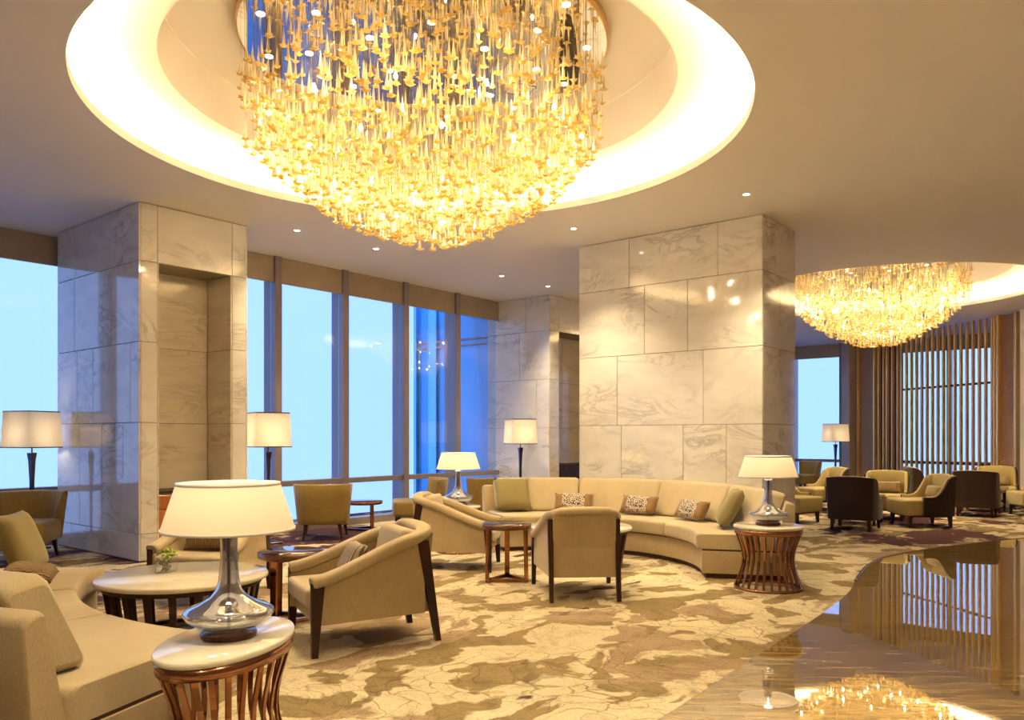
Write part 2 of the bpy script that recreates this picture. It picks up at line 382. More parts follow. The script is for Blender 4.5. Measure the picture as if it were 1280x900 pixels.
def carpet_mat():
    m = mat('carpet', (.5, .4, .25), .95, spec=.1); p = m.node_tree.nodes['Principled BSDF']
    tc = N(m, 'TexCoord'); obj = tc.outputs['Object']
    # warped coordinates
    wn = N(m, 'TexNoise', i_Scale=1.1, i_Detail=4); L(m, obj, wn.inputs['Vector'])
    wv = N(m, 'VectorMath', operation='MULTIPLY_ADD'); L(m, wn.outputs['Color'], wv.inputs[0]); wv.inputs[1].default_value = (.9, .9, 0); L(m, obj, wv.inputs[2])
    mp = N(m, 'Mapping'); mp.inputs['Rotation'].default_value = (0, 0, R(20)); mp.inputs['Scale'].default_value = (1.0, 1.55, 1); L(m, wv.outputs[0], mp.inputs[0])
    n1 = N(m, 'TexNoise', i_Scale=1.7, i_Detail=3.5, i_Roughness=.5); L(m, mp.outputs[0], n1.inputs['Vector'])
    n2 = N(m, 'TexNoise', i_Scale=1.2, i_Detail=4, noise_dimensions='4D', i_W=3.7, i_Roughness=.55); L(m, mp.outputs[0], n2.inputs['Vector'])
    n3 = N(m, 'TexNoise', i_Scale=.8, i_Detail=4, noise_dimensions='4D', i_W=9.1, i_Roughness=.6); L(m, mp.outputs[0], n3.inputs['Vector'])
    def step(sock, t, w_=.012):
        r = ramp(m, [(t - w_, (0, 0, 0)), (t + w_, (1, 1, 1))]); L(m, sock, r.inputs[0]); return r.outputs[0]
    cream = (.68, .585, .395)
    c = mixc(m, step(n1.outputs[0], .525), cream, (.28, .21, .105))          # olive-brown patches
    c = mixc(m, step(n2.outputs[0], .585), c, (.38, .28, .18))                # mauve-brown patches
    # purple patches: away from the open middle of the floor
    sp = N(m, 'SeparateXYZ'); L(m, obj, sp.inputs[0])
    dv = N(m, 'VectorMath', operation='DISTANCE'); L(m, obj, dv.inputs[0]); dv.inputs[1].default_value = (5.4, 1.4, 0)
    mrr = N(m, 'MapRange'); mrr.inputs[1].default_value = 3.0; mrr.inputs[2].default_value = 6.5; mrr.inputs[3].default_value = -.13; mrr.inputs[4].default_value = .022
    L(m, dv.outputs['Value'], mrr.inputs[0])
    ad = N(m, 'Math', operation='ADD'); L(m, n3.outputs[0], ad.inputs[0]); L(m, mrr.outputs[0], ad.inputs[1])
    c = mixc(m, step(ad.outputs[0], .535), c, (.085, .035, .045))
    # vein lines like cracked earth
    vo = N(m, 'TexVoronoi', feature='DISTANCE_TO_EDGE', i_Scale=5.5); L(m, wv.outputs[0], vo.inputs['Vector'])
    r = ramp(m, [(.012, (1, 1, 1)), (.03, (0, 0, 0))]); L(m, vo.outputs[0], r.inputs[0])
    n4 = N(m, 'TexNoise', i_Scale=.7, i_Detail=2, noise_dimensions='4D', i_W=5.5); L(m, obj, n4.inputs['Vector'])
    mu = N(m, 'Math', operation='MULTIPLY'); L(m, r.outputs[0], mu.inputs[0]); L(m, step(n4.outputs[0], .5, .08), mu.inputs[1])
    mu2 = N(m, 'Math', operation='MULTIPLY'); mu2.inputs[1].default_value = .6; L(m, mu.outputs[0], mu2.inputs[0])
    c = mixc(m, mu2.outputs[0], c, (.14, .095, .045))
    # small cream flecks on the patches
    v2 = N(m, 'TexVoronoi', feature='F1', i_Scale=3.2); L(m, wv.outputs[0], v2.inputs['Vector'])
    c = mixc(m, ramp_out(m, v2.outputs['Distance'], [(.10, (1, 1, 1)), (.115, (0, 0, 0))]), c, (.55, .43, .25))
    n6 = N(m, 'TexNoise', i_Scale=7, i_Detail=6, i_Roughness=.7); L(m, wv.outputs[0], n6.inputs['Vector'])
    c = mixc(m, 1.0, c, ramp_out(m, n6.outputs[0], [(.36, (.74, .72, .70)), (.5, (1, 1, 1)), (.68, (1.08, 1.08, 1.06))]), 'MULTIPLY')
    n7 = N(m, 'TexNoise', i_Scale=55, i_Detail=3); L(m, obj, n7.inputs['Vector'])
    c = mixc(m, 1.0, c, ramp_out(m, n7.outputs[0], [(.35, (.82, .82, .82)), (.6, (1.04, 1.04, 1.04))]), 'MULTIPLY')
    pile = N(m, 'TexNoise', i_Scale=170, i_Detail=2); L(m, obj, pile.inputs['Vector'])
    pr = ramp(m, [(.3, (.72, .72, .72)), (.7, (1.1, 1.1, 1.1))]); L(m, pile.outputs[0], pr.inputs[0])
    c = mixc(m, 1.0, c, pr.outputs[0], 'MULTIPLY')
    L(m, c, p.inputs['Base Color']); bump(m, pile.outputs[0], .4, .006); return m
def ramp_out(m, sock, stops):
    r = ramp(m, stops); L(m, sock, r.inputs[0]); return r.outputs[0]
M_carpet = carpet_mat()
def floor_marble_mat():
    m = mat('polished_brown_marble', (.3, .2, .1), .02, spec=.9); p = m.node_tree.nodes['Principled BSDF']
    p.inputs['IOR'].default_value = 1.75; p.inputs['Coat Weight'].default_value = .45; p.inputs['Coat Roughness'].default_value = .01
    tc = N(m, 'TexCoord'); mp = N(m, 'Mapping'); mp.inputs['Scale'].default_value = (1, 8, 1)
    mq = N(m, 'Mapping'); mq.inputs['Rotation'].default_value = (0, 0, R(54)); L(m, tc.outputs['Object'], mq.inputs[0]); L(m, mq.outputs[0], mp.inputs[0])
    n = N(m, 'TexNoise', i_Scale=2.2, i_Detail=10, i_Roughness=.72, i_Distortion=.3); L(m, mp.outputs[0], n.inputs['Vector'])
    r = ramp(m, [(.3, (.07, .042, .014)), (.44, (.20, .13, .045)), (.56, (.33, .23, .09)), (.75, (.48, .36, .18))]); L(m, n.outputs[0], r.inputs[0])
    L(m, r.outputs[0], p.inputs['Base Color'])
    n2 = N(m, 'TexNoise', i_Scale=1.7, i_Detail=2); L(m, tc.outputs['Object'], n2.inputs['Vector'])
    bp = N(m, 'Bump', i_Strength=.03, i_Distance=.02); L(m, n2.outputs[0], bp.inputs['Height']); L(m, bp.outputs[0], p.inputs['Normal']); L(m, bp.outputs[0], p.inputs['Coat Normal'])
    return m
M_fmarble = floor_marble_mat()

# ================================================================== the shell
X0, X1, Y0, Y1, ZC = -6.0, 23.3, -7.0, 11.3, 4.0
CH1 = (4.77, 4.83); CH2 = (15.5, 4.0); RO, RI = 2.67, 2.09

def fill(name, loops, z, m, down=False):
    bm = bmesh.new(); es = []
    for lp in loops:
        vs_ = [bm.verts.new((x, y, z)) for x, y in lp]
        es += [bm.edges.new((vs_[i], vs_[(i + 1) % len(vs_)])) for i in range(len(vs_))]
    bmesh.ops.triangle_fill(bm, edges=es, use_beauty=True)
    for f in bm.faces:
        f.normal_update()
        if (f.normal.z > 0) == down: f.normal_flip()
    me = bpy.data.meshes.new(name); bm.to_mesh(me); bm.free(); me.materials.append(m)
    return link(name, me)
# boundary between carpet and polished marble (a long soft curve)
CTRL = [(-6, 1.85), (-2, 1.86), (2.0, 1.9), (3.5, 1.92), (4.85, 1.99), (6.3, 2.06), (7.4, 2.16), (8.3, 2.33), (9.2, 2.46), (10.0, 2.44),
        (11.1, 2.16), (12.1, 1.78), (12.95, 1.42), (14.2, .75), (15.6, -.2), (17.2, -1.6), (19, -3.6), (21, -7)]
def smooth_curve(c, n=6):
    out = []
    for i in range(len(c) - 1):
        p0 = Vector(c[max(i - 1, 0)]); p1 = Vector(c[i]); p2 = Vector(c[i + 1]); p3 = Vector(c[min(i + 2, len(c) - 1)])
        for k in range(n):
            t = k / n
            out.append(tuple(.5 * ((2 * p1) + (p2 - p0) * t + (2 * p0 - 5 * p1 + 4 * p2 - p3) * t * t + (3 * p1 - p0 - 3 * p2 + p3) * t ** 3)))
    return out + [tuple(c[-1])]
CURVE = smooth_curve(CTRL)
struct(fill('floor', [CURVE + [(X1, Y0), (X1, Y1), (X0, Y1)]], 0, M_carpet), 'cream, olive and plum patterned lounge carpet')
fm = struct(fill('floor_marble', [CURVE + [(X0, Y0)]], 0, M_fmarble), 'mirror-polished brown marble walkway')
# thin bronze inlay between carpet and marble
mb = MB(); sweep(mb, [(x, y, .0) for x, y in CURVE[40:100]], [(.012, -.01), (.012, .004), (-.012, .004), (-.012, -.01)], ends=0)
struct(mb.build('trim_1', M_bronze), 'thin metal strip where carpet meets marble')

def circle(c, r, n=128): return [(c[0] + r * math.cos(2 * PI * i / n), c[1] + r * math.sin(2 * PI * i / n)) for i in range(n)]
struct(fill('ceiling', [[(X0, Y0), (X1, Y0), (X1, Y1), (X0, Y1)], circle(CH1, RO), circle(CH2, RO)], ZC, M_paint, True), 'smooth painted ceiling with two round recesses')
for k, c in enumerate((CH1, CH2)):
    mb = MB()
    prof = [(RO, 4.0), (RO, 4.075), (RO + .02, 4.075), (RO + .02, 4.02), (RO + .24, 4.02), (RO + .26, 4.10)]
    for i in range(1, 9):
        a = PI / 2 * i / 8; prof.append((RO + .26 - .36 * (1 - math.cos(a)), 4.10 + .17 * math.sin(a)))
    prof += [(RI + .2, 4.29), (RI, 4.30), (RI, 4.31), (RI, 4.74), (RI - .01, 4.75), (0, 4.75)]
    mb.lathe(prof, 128)
    cv = struct(mb.build('ceiling_cove', M_paint, loc=(c[0], c[1], 0), smooth=False), 'glowing ring-shaped cove around the %s chandelier' % ('large near', 'far')[k])
    for p in cv.data.polygons: p.use_smooth = abs(p.normal.z) > .02 and p.center.z > 4.1 and p.center.z < 4.29
    mb = MB(); mb.lathe([(RO + .10, 4.035), (RO + .14, 4.035), (RO + .14, 4.055), (RO + .10, 4.055), (RO + .10, 4.035)], 96)
    mb.build('light_strip', M_led, cv)
# far walls
def wall(name, p0, p1, m, label):
    mb = MB(); mb.span(p0, p1); return struct(mb.build(name, m), label)
wall('wall_west', (X0 - .2, Y0, 0), (X0, Y1, ZC), M_wall, 'warm painted wall closing the lounge')
wall('wall_south', (X0, Y0 - .2, 0), (X1, Y0, ZC), M_wall, 'long warm painted wall beyond the marble walkway')
wall('wall_east', (X1, Y0, 0), (X1 + .2, -1.2, ZC), M_wall, 'warm painted end wall past the slatted screen')

# ------------------------------------------------------------------ windows
def window_wall(name, label, axis, k, cuts, zt=3.62, out=1, first=True):
    """axis 'x': wall runs along x at y=k; axis 'y': runs along y at x=k. out: +1 outside is +."""
    root = struct(link(name, None), label)
    def B(mb, a0, a1, d0, d1, z0, z1, bev=0):
        d0, d1 = k + out * d0, k + out * d1
        lo, hi = min(d0, d1), max(d0, d1)
        if axis == 'x': mb.span((a0, lo, z0), (a1, hi, z1), bev)
        else: mb.span((lo, a0, z0), (hi, a1, z1), bev)
        return mb
    a0, a1 = min(cuts), max(cuts)
    B(MB(), a0, a1, -.06, .16, 0, .11).build('sill', M_frame, root)
    B(MB(), a0, a1, .0, .14, .66, .74, .005).build('transom', M_frame, root)
    for c in cuts:
        mb = B(MB(), c - .055, c + .055, -.03, .06, .0, ZC, .004); B(mb, c - .03, c + .03, .06, .30, 0, ZC)
        mb.build('mullion', M_frame, root)
    cs = sorted(cuts)
    for p, q in zip(cs, cs[1:]):
        B(MB(), p + .055, q - .055, .015, .05, zt, ZC - .004, .004).build('roller_blind', M_blind, root)
        for z0, z1 in ((.11, .66), (.74, ZC)):
            B(MB(), p + .055, q - .055, .085, .09, z0, z1).build('glass_pane', M_pane, root)
    return root
window_wall('window_1', 'tall window wall with grey mullions between two marble columns', 'x', 9.9, [5.6, 6.77, 8.0, 9.29, 10.57, 11.88])
window_wall('window_2', 'tall window wall beside the blue-lit side of the niche column', 'x', 11.15, [4.7 - 1.28 * i for i in range(0, 9)])
window_wall('window_3', 'far window wall behind the gold slatted screen', 'y', 23.1, [-1.15 + 1.345 * i for i in range(0, 9)])
window_wall('window_4', 'far window wall beyond the middle marble column', 'x', 9.9, [14.25 + 1.475 * i for i in range(0, 7)])
# returns that close the shell between the window planes
wall('wall_return', (4.5, 10.93, 0), (5.55, 11.3, ZC), M_frame, 'narrow metal return behind the niche column')
wall('wall_return_2', (5.5, 10.05, 0), (5.6, 11.0, ZC), M_frame, 'narrow metal return beside the niche column')

# ------------------------------------------------------------------ marble columns, tile by tile
def tiles(root, face, rows, z_rows, spans_lo, spans_hi, k, nrm, m, joint=.006, th=.02):
    """face 'x': tiles in the plane x=k running along y; 'y': plane y=k running along x. rows: list of cut lists."""
    for (z0, z1), cuts in zip(zip(z_rows, z_rows[1:]), rows):
        cs = [spans_lo] + sorted(cuts) + [spans_hi]
        for a, b_ in zip(cs, cs[1:]):
            w_, h_ = b_ - a - joint, z1 - z0 - joint
            c = (a + b_) / 2, (z0 + z1) / 2
            mb = MB()
            if face == 'x': mb.box((0, 0, 0), (th, w_, h_), bev=.0025, seg=1); loc = (k - nrm * th / 2 * -1, c[0], c[1])
            else: mb.box((0, 0, 0), (w_, th, h_), bev=.0025, seg=1); loc = (c[0], k - nrm * th / 2 * -1, c[1])
            mb.build('marble_tile', m, root, loc=loc)
ZR = [0.012, .31, 1.55, 2.45, 3.35, 3.995]
T = .02
# column with the tall niche (left): x 4.2..5.55, y 8.75..10.93
c1 = struct(link('column', None), 'marble clad column with a tall niche, its side lit blue by the window')
mb = MB()
mb.span((4.22, 8.77, 0), (4.41, 10.93, ZC)); mb.span((5.34, 8.77, 0), (5.53, 10.93, ZC))
mb.span((4.41, 9.30, 0), (5.34, 10.93, ZC)); mb.span((4.41, 8.77, 3.35), (5.34, 9.30, ZC))
mb.build('core', M_grout, c1)
rows = [[9.75, 10.1, 10.5], [8.98 + .15, 9.66, 10.27], [8.95, 9.9, 10.35], [9.42, 9.75, 10.42], [9.12, 10.4]]
tiles(c1, 'x', rows, ZR, 8.75, 10.93, 4.22, -1, M_marble)
tiles(c1, 'x', [[9.6], [9.2, 10.1], [9.7], [9.3, 10.2], [9.6]], ZR, 8.75, 10.93, 5.53, 1, M_marble)
tiles(c1, 'y', [[] for _ in range(4)], ZR[:-1], 4.22, 4.41, 8.77, -1, M_marble)
tiles(c1, 'y', [[] for _ in range(4)], ZR[:-1], 5.34, 5.53, 8.77, -1, M_marble)
tiles(c1, 'y', [[4.41, 5.34]], ZR[-2:], 4.22, 5.53, 8.77, -1, M_marble)
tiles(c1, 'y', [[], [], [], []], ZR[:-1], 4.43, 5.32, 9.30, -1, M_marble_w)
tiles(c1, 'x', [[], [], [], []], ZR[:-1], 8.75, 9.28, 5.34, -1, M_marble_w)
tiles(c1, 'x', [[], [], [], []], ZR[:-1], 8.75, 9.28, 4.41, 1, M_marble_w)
# big plain column (right of centre)
c2 = struct(link('column', None), 'large cream marble column behind the curved sofa')
MB().span((9.07, 3.62, 0), (10.11, 6.17, ZC)).build('core', M_grout, c2)
rows = [[4.3, 5.2], [4.05, 4.62, 5.4 + .12], [4.35, 5.58], [4.56, 5.17], [4.16, 5.40]]
tiles(c2, 'x', rows, [.012, .63, 1.54, 2.46, 3.35, 3.995], 3.6, 6.19, 9.07, -1, M_marble)
tiles(c2, 'y', [[9.5], [9.75], [], [9.6], [9.45]], [.012, .63, 1.54, 2.46, 3.35, 3.995], 9.07, 10.11, 3.62, -1, M_marble)
tiles(c2, 'x', rows, [.012, .63, 1.54, 2.46, 3.35, 3.995], 3.6, 6.19, 10.11, 1, M_marble)
# middle column with niche, beyond the windows
c3 = struct(link('column', None), 'far marble column with a dark niche beside the window wall')
mb = MB()
mb.span((11.77, 8.72, 0), (12.05, 10.2, ZC)); mb.span((13.85, 8.72, 0), (14.2, 10.2, ZC))
mb.span((12.05, 9.25, 0), (13.85, 10.2, ZC)); mb.span((12.05, 8.72, 3.35), (13.85, 9.25, ZC)); mb.build('core', M_grout, c3)
tiles(c3, 'x', [[9.2], [9.35], [9.0], [9.4], [9.25]], ZR, 8.7, 10.2, 11.77, -1, M_marble)
tiles(c3, 'y', [[] for _ in range(4)], ZR[:-1], 11.77, 12.05, 8.72, -1, M_marble)
tiles(c3, 'y', [[12.05, 12.95, 13.85]], ZR[-2:], 11.77, 14.2, 8.72, -1, M_marble)
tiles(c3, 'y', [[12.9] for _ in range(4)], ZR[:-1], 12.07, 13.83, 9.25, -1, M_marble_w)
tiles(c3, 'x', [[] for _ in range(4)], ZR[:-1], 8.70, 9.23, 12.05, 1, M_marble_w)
# stone pier at the end of the slatted screen
c4 = struct(link('column', None), 'narrow tan stone pier at the end of the slatted screen')
SP0, SP1 = Vector((22.8, 6.4)), Vector((19.4, 2.2)); SD = (SP1 - SP0).normalized(); SN = Vector((SD.y, -SD.x)); SL = (SP1 - SP0).length
SANG = math.atan2(SD.y, SD.x)
def on_screen(t, off=0): p = SP0 + SD * (t * SL) + SN * off; return p.x, p.y
mb = MB(); x, y = on_screen(-.035); mb.box((0, 0, 2), (.36, .5, 3.99), bev=.01); mb.build('shaft', M_stone, c4, loc=(x, y, 0), rz=SANG)

# ------------------------------------------------------------------ neighbouring wing outside the windows
wg = struct(link('wall_tower_wing', None, None), 'deep blue glass wing of the tower outside the windows')
MB().span((12.25, 10.25, -30), (15.5, 12.7, 40)).build('facade', M_facade, wg)
for y in (11.6, 12.68): MB().span((12.17, y - .04, -30), (12.25, y + .04, 40)).build('fin', M_facade_l, wg)
MB().span((12.19, 12.05, -30), (12.24, 12.28, 40)).build('light_strip_panel', M_facade_l, wg)
for z in (3.3, 3.42, -.2): MB().span((12.2, 10.25, z - .02), (12.25, 12.7, z + .02)).build('joint_line', M_frame, wg)

# ------------------------------------------------------------------ gold slatted screen
scn = thing('slatted_screen', 'tall screen of gold and bronze vertical fins with woven lattice panels', 'screen', (on_screen(.5)[0], on_screen(.5)[1], 0), SANG)
def sx_(t): return (t - .5) * SL
finmesh = MB().box((0, 0, 1.99), (.042, .07, 3.97), bev=.006, seg=1).mesh('fin', M_goldfin)
for i in range(17):
    t = .325 + (.855 - .325) * i / 16
    link('fin', finmesh, scn, (sx_(t), 0, 0))
for t in (.165, .20, .225, .262, .30, .868, .884): link('fin', finmesh, scn, (sx_(t), 0, 0))
for t0, t1 in ((.02, .145), (.895, .98)):
    MB().span((sx_(t0), -.03, .03), (sx_(t1), .03, 3.97)).build('lattice_panel', M_lattice, scn)
    for t in (t0, t1): MB().span((sx_(t) - .03, -.09, 0), (sx_(t) + .03, .09, 3.985), .006).build('lattice_post', M_gold, scn)
MB().span((sx_(.15), .05, .02), (sx_(.31), .09, 3.97)).build('backing_panel', M_rwood, scn)
MB().span((sx_(.31), .02, 2.54), (sx_(.88), .06, 2.59)).build('rail', M_black, scn)
MB().span((sx_(.31), .02, .74), (sx_(.88), .06, .79)).build('rail', M_black, scn)
MB().span((sx_(0), -.1, 0), (sx_(1), .1, .02)).build('floor_track', M_bronze, scn)
x, y = on_screen(1.15); 
struct(MB().box((0, 0, 2), (1.5, .25, 3.99)).build('wall_screen_end', M_wall, loc=(x, y, 0), rz=SANG), 'short warm wall at the end of the slatted screen')

# ================================================================== chandeliers
def flower_mesh():
    mb = MB(); bm = mb.bm
    n = 10; top = bm.verts.new((0, 0, .012)); bot = bm.verts.new((0, 0, -.018)); ring = []; mid = []
    for i in range(n):
        a = 2 * PI * i / n; r = .037 if i % 2 == 0 else .021
        ring.append(bm.verts.new((r * math.cos(a), r * math.sin(a), .004 if i % 2 == 0 else -.004)))
    for i in range(n):
        j = (i + 1) % n
        bm.faces.new((top, ring[i], ring[j])); bm.faces.new((bot, ring[j], ring[i]))
    # clear icicle above the flower
    k = 4; base = [bm.verts.new((.013 * math.cos(2 * PI * i / k), .013 * math.sin(2 * PI * i / k), .012)) for i in range(k)]
    tip = bm.verts.new((0, 0, .15))
    for i in range(k): f = bm.faces.new((base[i], base[(i + 1) % k], tip)); f.material_index = 1
    return mb.mesh('glass_pendant', [M_amber, M_icicle])
FLOWER = flower_mesh()
F_CO = [v.co.copy() for v in FLOWER.vertices]; F_PO = [(tuple(p.vertices), p.material_index) for p in FLOWER.polygons]
def chandelier(label, c, n, seed, rp=1.5):
    rnd = random.Random(seed)
    t = thing('chandelier', label, 'chandelier', (c[0], c[1], 4.66))
    MB().lathe([(0, 0), (1.52, 0)], 96).build('mirror_plate', M_mirror, t)
    MB().lathe([(1.52, -.002), (1.535, -.002), (1.535, .09), (0, .09)], 96).build('plate_rim', M_gold, t)
    pts = []
    for i in range(n):
        r = rp * math.sqrt((i + .5) / n); a = i * 2.399963 + rnd.uniform(-.05, .05)
        r = min(max(r + rnd.uniform(-.03, .03), .02), 1.5)
        zb = -1.66 + .80 * (r / 1.5) ** 2
        u = rnd.random()
        z = zb + .62 * u ** 1.5 + rnd.uniform(0, .04)
        if rnd.random() < .06: z = min(zb + rnd.uniform(.4, 1.1), -.2)
        if r > 1.3: z = zb + rnd.uniform(0, .62)
        pts.append((r * math.cos(a), r * math.sin(a), min(z, -.18)))
    cx, cy = -c[0], -c[1]; L_ = math.hypot(cx, cy)
    # the 300 that face the room most openly hang as single pieces
    order = sorted(range(n), key=lambda i: (pts[i][2] + 1.66 - .8 * ((pts[i][0] ** 2 + pts[i][1] ** 2) / 2.25)) + .25 * -((pts[i][0] * cx + pts[i][1] * cy) / L_))
    single = set(order[:300])
    for i in order[:300]:
        o = link('glass_pendant', FLOWER, t, pts[i]); s_ = rnd.uniform(.85, 1.25); o.scale = (s_, s_, rnd.uniform(.85, 1.2)); o.rotation_euler = (0, 0, rnd.uniform(0, 6.28))
    V, F, MI = [], [], []
    for i in range(n):
        if i in single: continue
        s_ = rnd.uniform(.8, 1.25); a = rnd.uniform(0, 6.28); ca, sa = math.cos(a) * s_, math.sin(a) * s_; b0 = len(V)
        for v in F_CO: V.append((pts[i][0] + v.x * ca - v.y * sa, pts[i][1] + v.x * sa + v.y * ca, pts[i][2] + v.z))
        for vs_, mi in F_PO: F.append(tuple(b0 + q for q in vs_)); MI.append(mi)
    me = bpy.data.meshes.new('glass_pendants'); me.from_pydata(V, [], F); me.materials.append(M_amber); me.materials.append(M_icicle)
    me.polygons.foreach_set('material_index', MI)
    o = link('glass_pendant_cluster', me, t); o['kind'] = 'stuff'
    V, F = [], []
    for px, py, pz in pts:
        b0 = len(V); q = .0008
        for z in (pz + .14, -.002):
            for k in range(3): V.append((px + q * math.cos(k * 2.094), py + q * math.sin(k * 2.094), z))
        for k in range(3): F.append((b0 + k, b0 + (k + 1) % 3, b0 + 3 + (k + 1) % 3, b0 + 3 + k))
    me = bpy.data.meshes.new('wires'); me.from_pydata(V, [], F); me.materials.append(M_wire)
    o = link('hanging_wires', me, t); o['kind'] = 'stuff'
    # lamps: small bulbs hidden among the glass and recessed spots in the plate
    bulb = MB(); bulb.lathe([(0, -.014), (.010, -.009), (.013, 0), (.010, .009), (.005, .02), (.005, .03), (0, .03)], 10); bm_ = bulb.mesh('bulb', M_bulb)
    for r, k in ((.25, 3), (.65, 7), (1.05, 11), (1.32, 13)):
        for i in range(k):
            a = 2 * PI * (i + .37 * k) / k; link('bulb', bm_, t, (r * math.cos(a), r * math.sin(a), -1.66 + .8 * (r / 1.5) ** 2 + .24))
    spot = MB().lathe([(0, -.004), (.032, -.004), (.032, -.001)], 16).mesh('plate_spotlight', M_dl)
    for r, k in ((.5, 5), (1.0, 9), (1.36, 12)):
        for i in range(k):
            a = 2 * PI * (i + .2) / k; link('plate_spotlight', spot, t, (r * math.cos(a), r * math.sin(a), 0))
            if r == 1.0:
                ld = bpy.data.lights.new('plate_spot', 'SPOT'); ld.energy = K_PLATE; ld.color = (1, .79, .47); ld.spot_size = R(110); ld.spot_blend = .9; ld.shadow_soft_size = .05
                link('plate_lamp', ld, t, (r * math.cos(a), r * math.sin(a), -.02))
    return t
chandelier('huge round chandelier of amber glass flowers above the beige armchairs', CH1, 2300, 3)
chandelier('round amber glass chandelier above the wing chairs before the slatted screen', CH2, 2300, 5)

# ------------------------------------------------------------------ ceiling downlights
dl_ring = MB().lathe([(.035, -.001), (.05, -.004), (.055, -.001), (.055, .0)], 20).mesh('trim_ring', M_white)
dl_disc = MB().lathe([(0, -.002), (.034, -.002)], 20).mesh('lens', M_dl)
def downlight(x, y, label, power=1.0, group='recessed ceiling downlights'):
    t = thing('downlight', label, 'downlight', (x, y, ZC), 0, group)
    link('trim_ring', dl_ring, t); link('lens', dl_disc, t)
    ld = bpy.data.lights.new('spot', 'SPOT'); ld.energy = K_SPOT * power; ld.color = (1, .79, .47); ld.spot_size = R(95); ld.spot_blend = .9; ld.shadow_soft_size = .04
    link('lamp', ld, t, (0, 0, -.02))
downlight(6.07, 8.46, 'small downlight in the ceiling beside the niche column')
downlight(7.36, 8.44, 'small downlight before the second window mullion')
downlight(9.9, 8.29, 'small downlight in the ceiling near the blue tower wing window')
downlight(11.09, 8.24, 'small downlight in front of the far marble column')
downlight(8.21, 5.70, 'small downlight above the back of the curved sofa')
downlight(8.22, 3.45, 'small downlight above the sofa end with the table lamp')
for (x, y) in ((1.0, 2.2), (2.6, .6), (.6, .2), (3.4, -1.0), (7, -2.2), (11, -2.6), (16, -2.4), (-2.5, 1.5), (-1.5, -2), (1, -4.5), (5.5, -4.5), (10, -5)):  # added downlights, all out of view, put in only to brighten carpet and room
    downlight(x, y, 'unseen downlight added to light the room, outside the coves', 1.0)

# ================================================================== furniture builders
def point_lamp(parent, z, power, r=.04):
    ld = bpy.data.lights.new('bulb_light', 'POINT'); ld.energy = power; ld.color = (1, .86, .64); ld.shadow_soft_size = r
    link('bulb', ld, parent, (0, 0, z))
def bar(mb, p0, p1, s0, s1, mi=0):
    """tapered rectangular bar from p0 (size s0) to p1 (size s1), section in xy"""
    rings = []
    for p, s_ in ((p0, s0), (p1, s1)):
        a, b_ = s_[0] / 2, s_[1] / 2
        rings.append([(p[0] - a, p[1] - b_, p[2]), (p[0] + a, p[1] - b_, p[2]), (p[0] + a, p[1] + b_, p[2]), (p[0] - a, p[1] + b_, p[2])])
    mb.loft(rings, smooth=False, mi=mi); return mb

# ---- beige armchair with dark raking legs (faces +x)
def make_armchair():
    t = thing('armchair', 'x', 'armchair')
    ff, fb = .355, .29       # half widths front / back
    def zt(x): 
        u = min(max((x + .36) / .72, 0), 1); s_ = u * u * (3 - 2 * u)
        return .72 - .25 * (.35 * u + .65 * s_)
    def yw(x): return fb + (ff - fb) * (x + .36) / .72
    xs = [-.36 + .72 * i / 12 for i in range(13)]
    for sg in (-1, 1):                                   # side panels
        mb = MB(); rings = []
        for x in xs:
            y = sg * yw(x); z1 = zt(x) - .04; dy = .055
            rings.append([(x, y, .2), (x, y, z1), (x, y - sg * dy, z1), (x, y - sg * dy, .2)])
        mb.loft(rings, smooth=False); mb.build('side_panel', M_beige, t)
        # legs
        mb = MB(); y = sg * (ff - .012); bar(mb, (.325, y, .47), (.345, y + sg * .004, 0), (.075, .05), (.036, .034)); mb.build('leg', M_dwood, t)
        mb = MB(); y = sg * (fb - .012); bar(mb, (-.345, y, .69), (-.45, y, 0), (.075, .045), (.036, .034)); mb.build('leg', M_dwood, t)
    # continuous padded rim: arm, over the back, arm
    path = [(x, yw(x) - .02, zt(x)) for x in reversed(xs)]
    path = path[:-1] + [(-.365, fb - .045, .735), (-.385, fb - .1, .755)] + [(-.39, y, .76) for y in (.1, 0, -.1)] + [(-.385, -fb + .1, .755), (-.365, -fb + .045, .735)] + [(x, -yw(x) + .02, zt(x)) for x in xs][1:]
    mb = MB(); sweep(mb, path, rrect(.10, .075, .03), ends=.02); mb.build('padded_rim', M_beige_l, t)
    # back
    mb = MB(); rings = []
    for z, x in ((.2, -.375), (.45, -.37), (.74, -.395)):
        rings.append([(x - .03, -fb + .03, z), (x - .03, fb - .03, z), (x + .05, fb - .03, z), (x + .05, -fb + .03, z)])
    mb.loft(rings, smooth=False); mb.build('back_panel', M_beige, t)
    MB().box((0, 0, 0), (.64, .56, .1), bev=.02).build('seat_base', M_beige, t, loc=(0.02, 0, .25), smooth=True)
    MB().box((0, 0, 0), (.66, .585, .13), bev=.035, seg=3).build('seat_cushion', M_beige_l, t, loc=(.05, 0, .355), smooth=True)
    MB().box((0, 0, 0), (.13, .50, .36), bev=.045, seg=3).build('back_cushion', M_beige_l, t, loc=(-.255, 0, .585), rot=(0, R(-12), 0), smooth=True)
    return t
arm = make_armchair(); arm.scale = (1.08, 1.03, 1); ua = [False]
place(arm, ua, (3.575, 4.30, 0), R(156), 'beige armchair with dark raking legs holding a small striped pillow')
place(arm, ua, (5.93, 4.08, 0), R(43), 'beige armchair turned toward the curved sofa, its back panel framed by dark legs')
place(arm, ua, (6.25, 5.82, 0), R(-57), 'beige armchair side-on between the window chairs and small bronze-legged table')
place(arm, ua, (3.69, 6.33, 0), R(212), 'beige armchair with a bark-patterned pillow behind the round marble table')

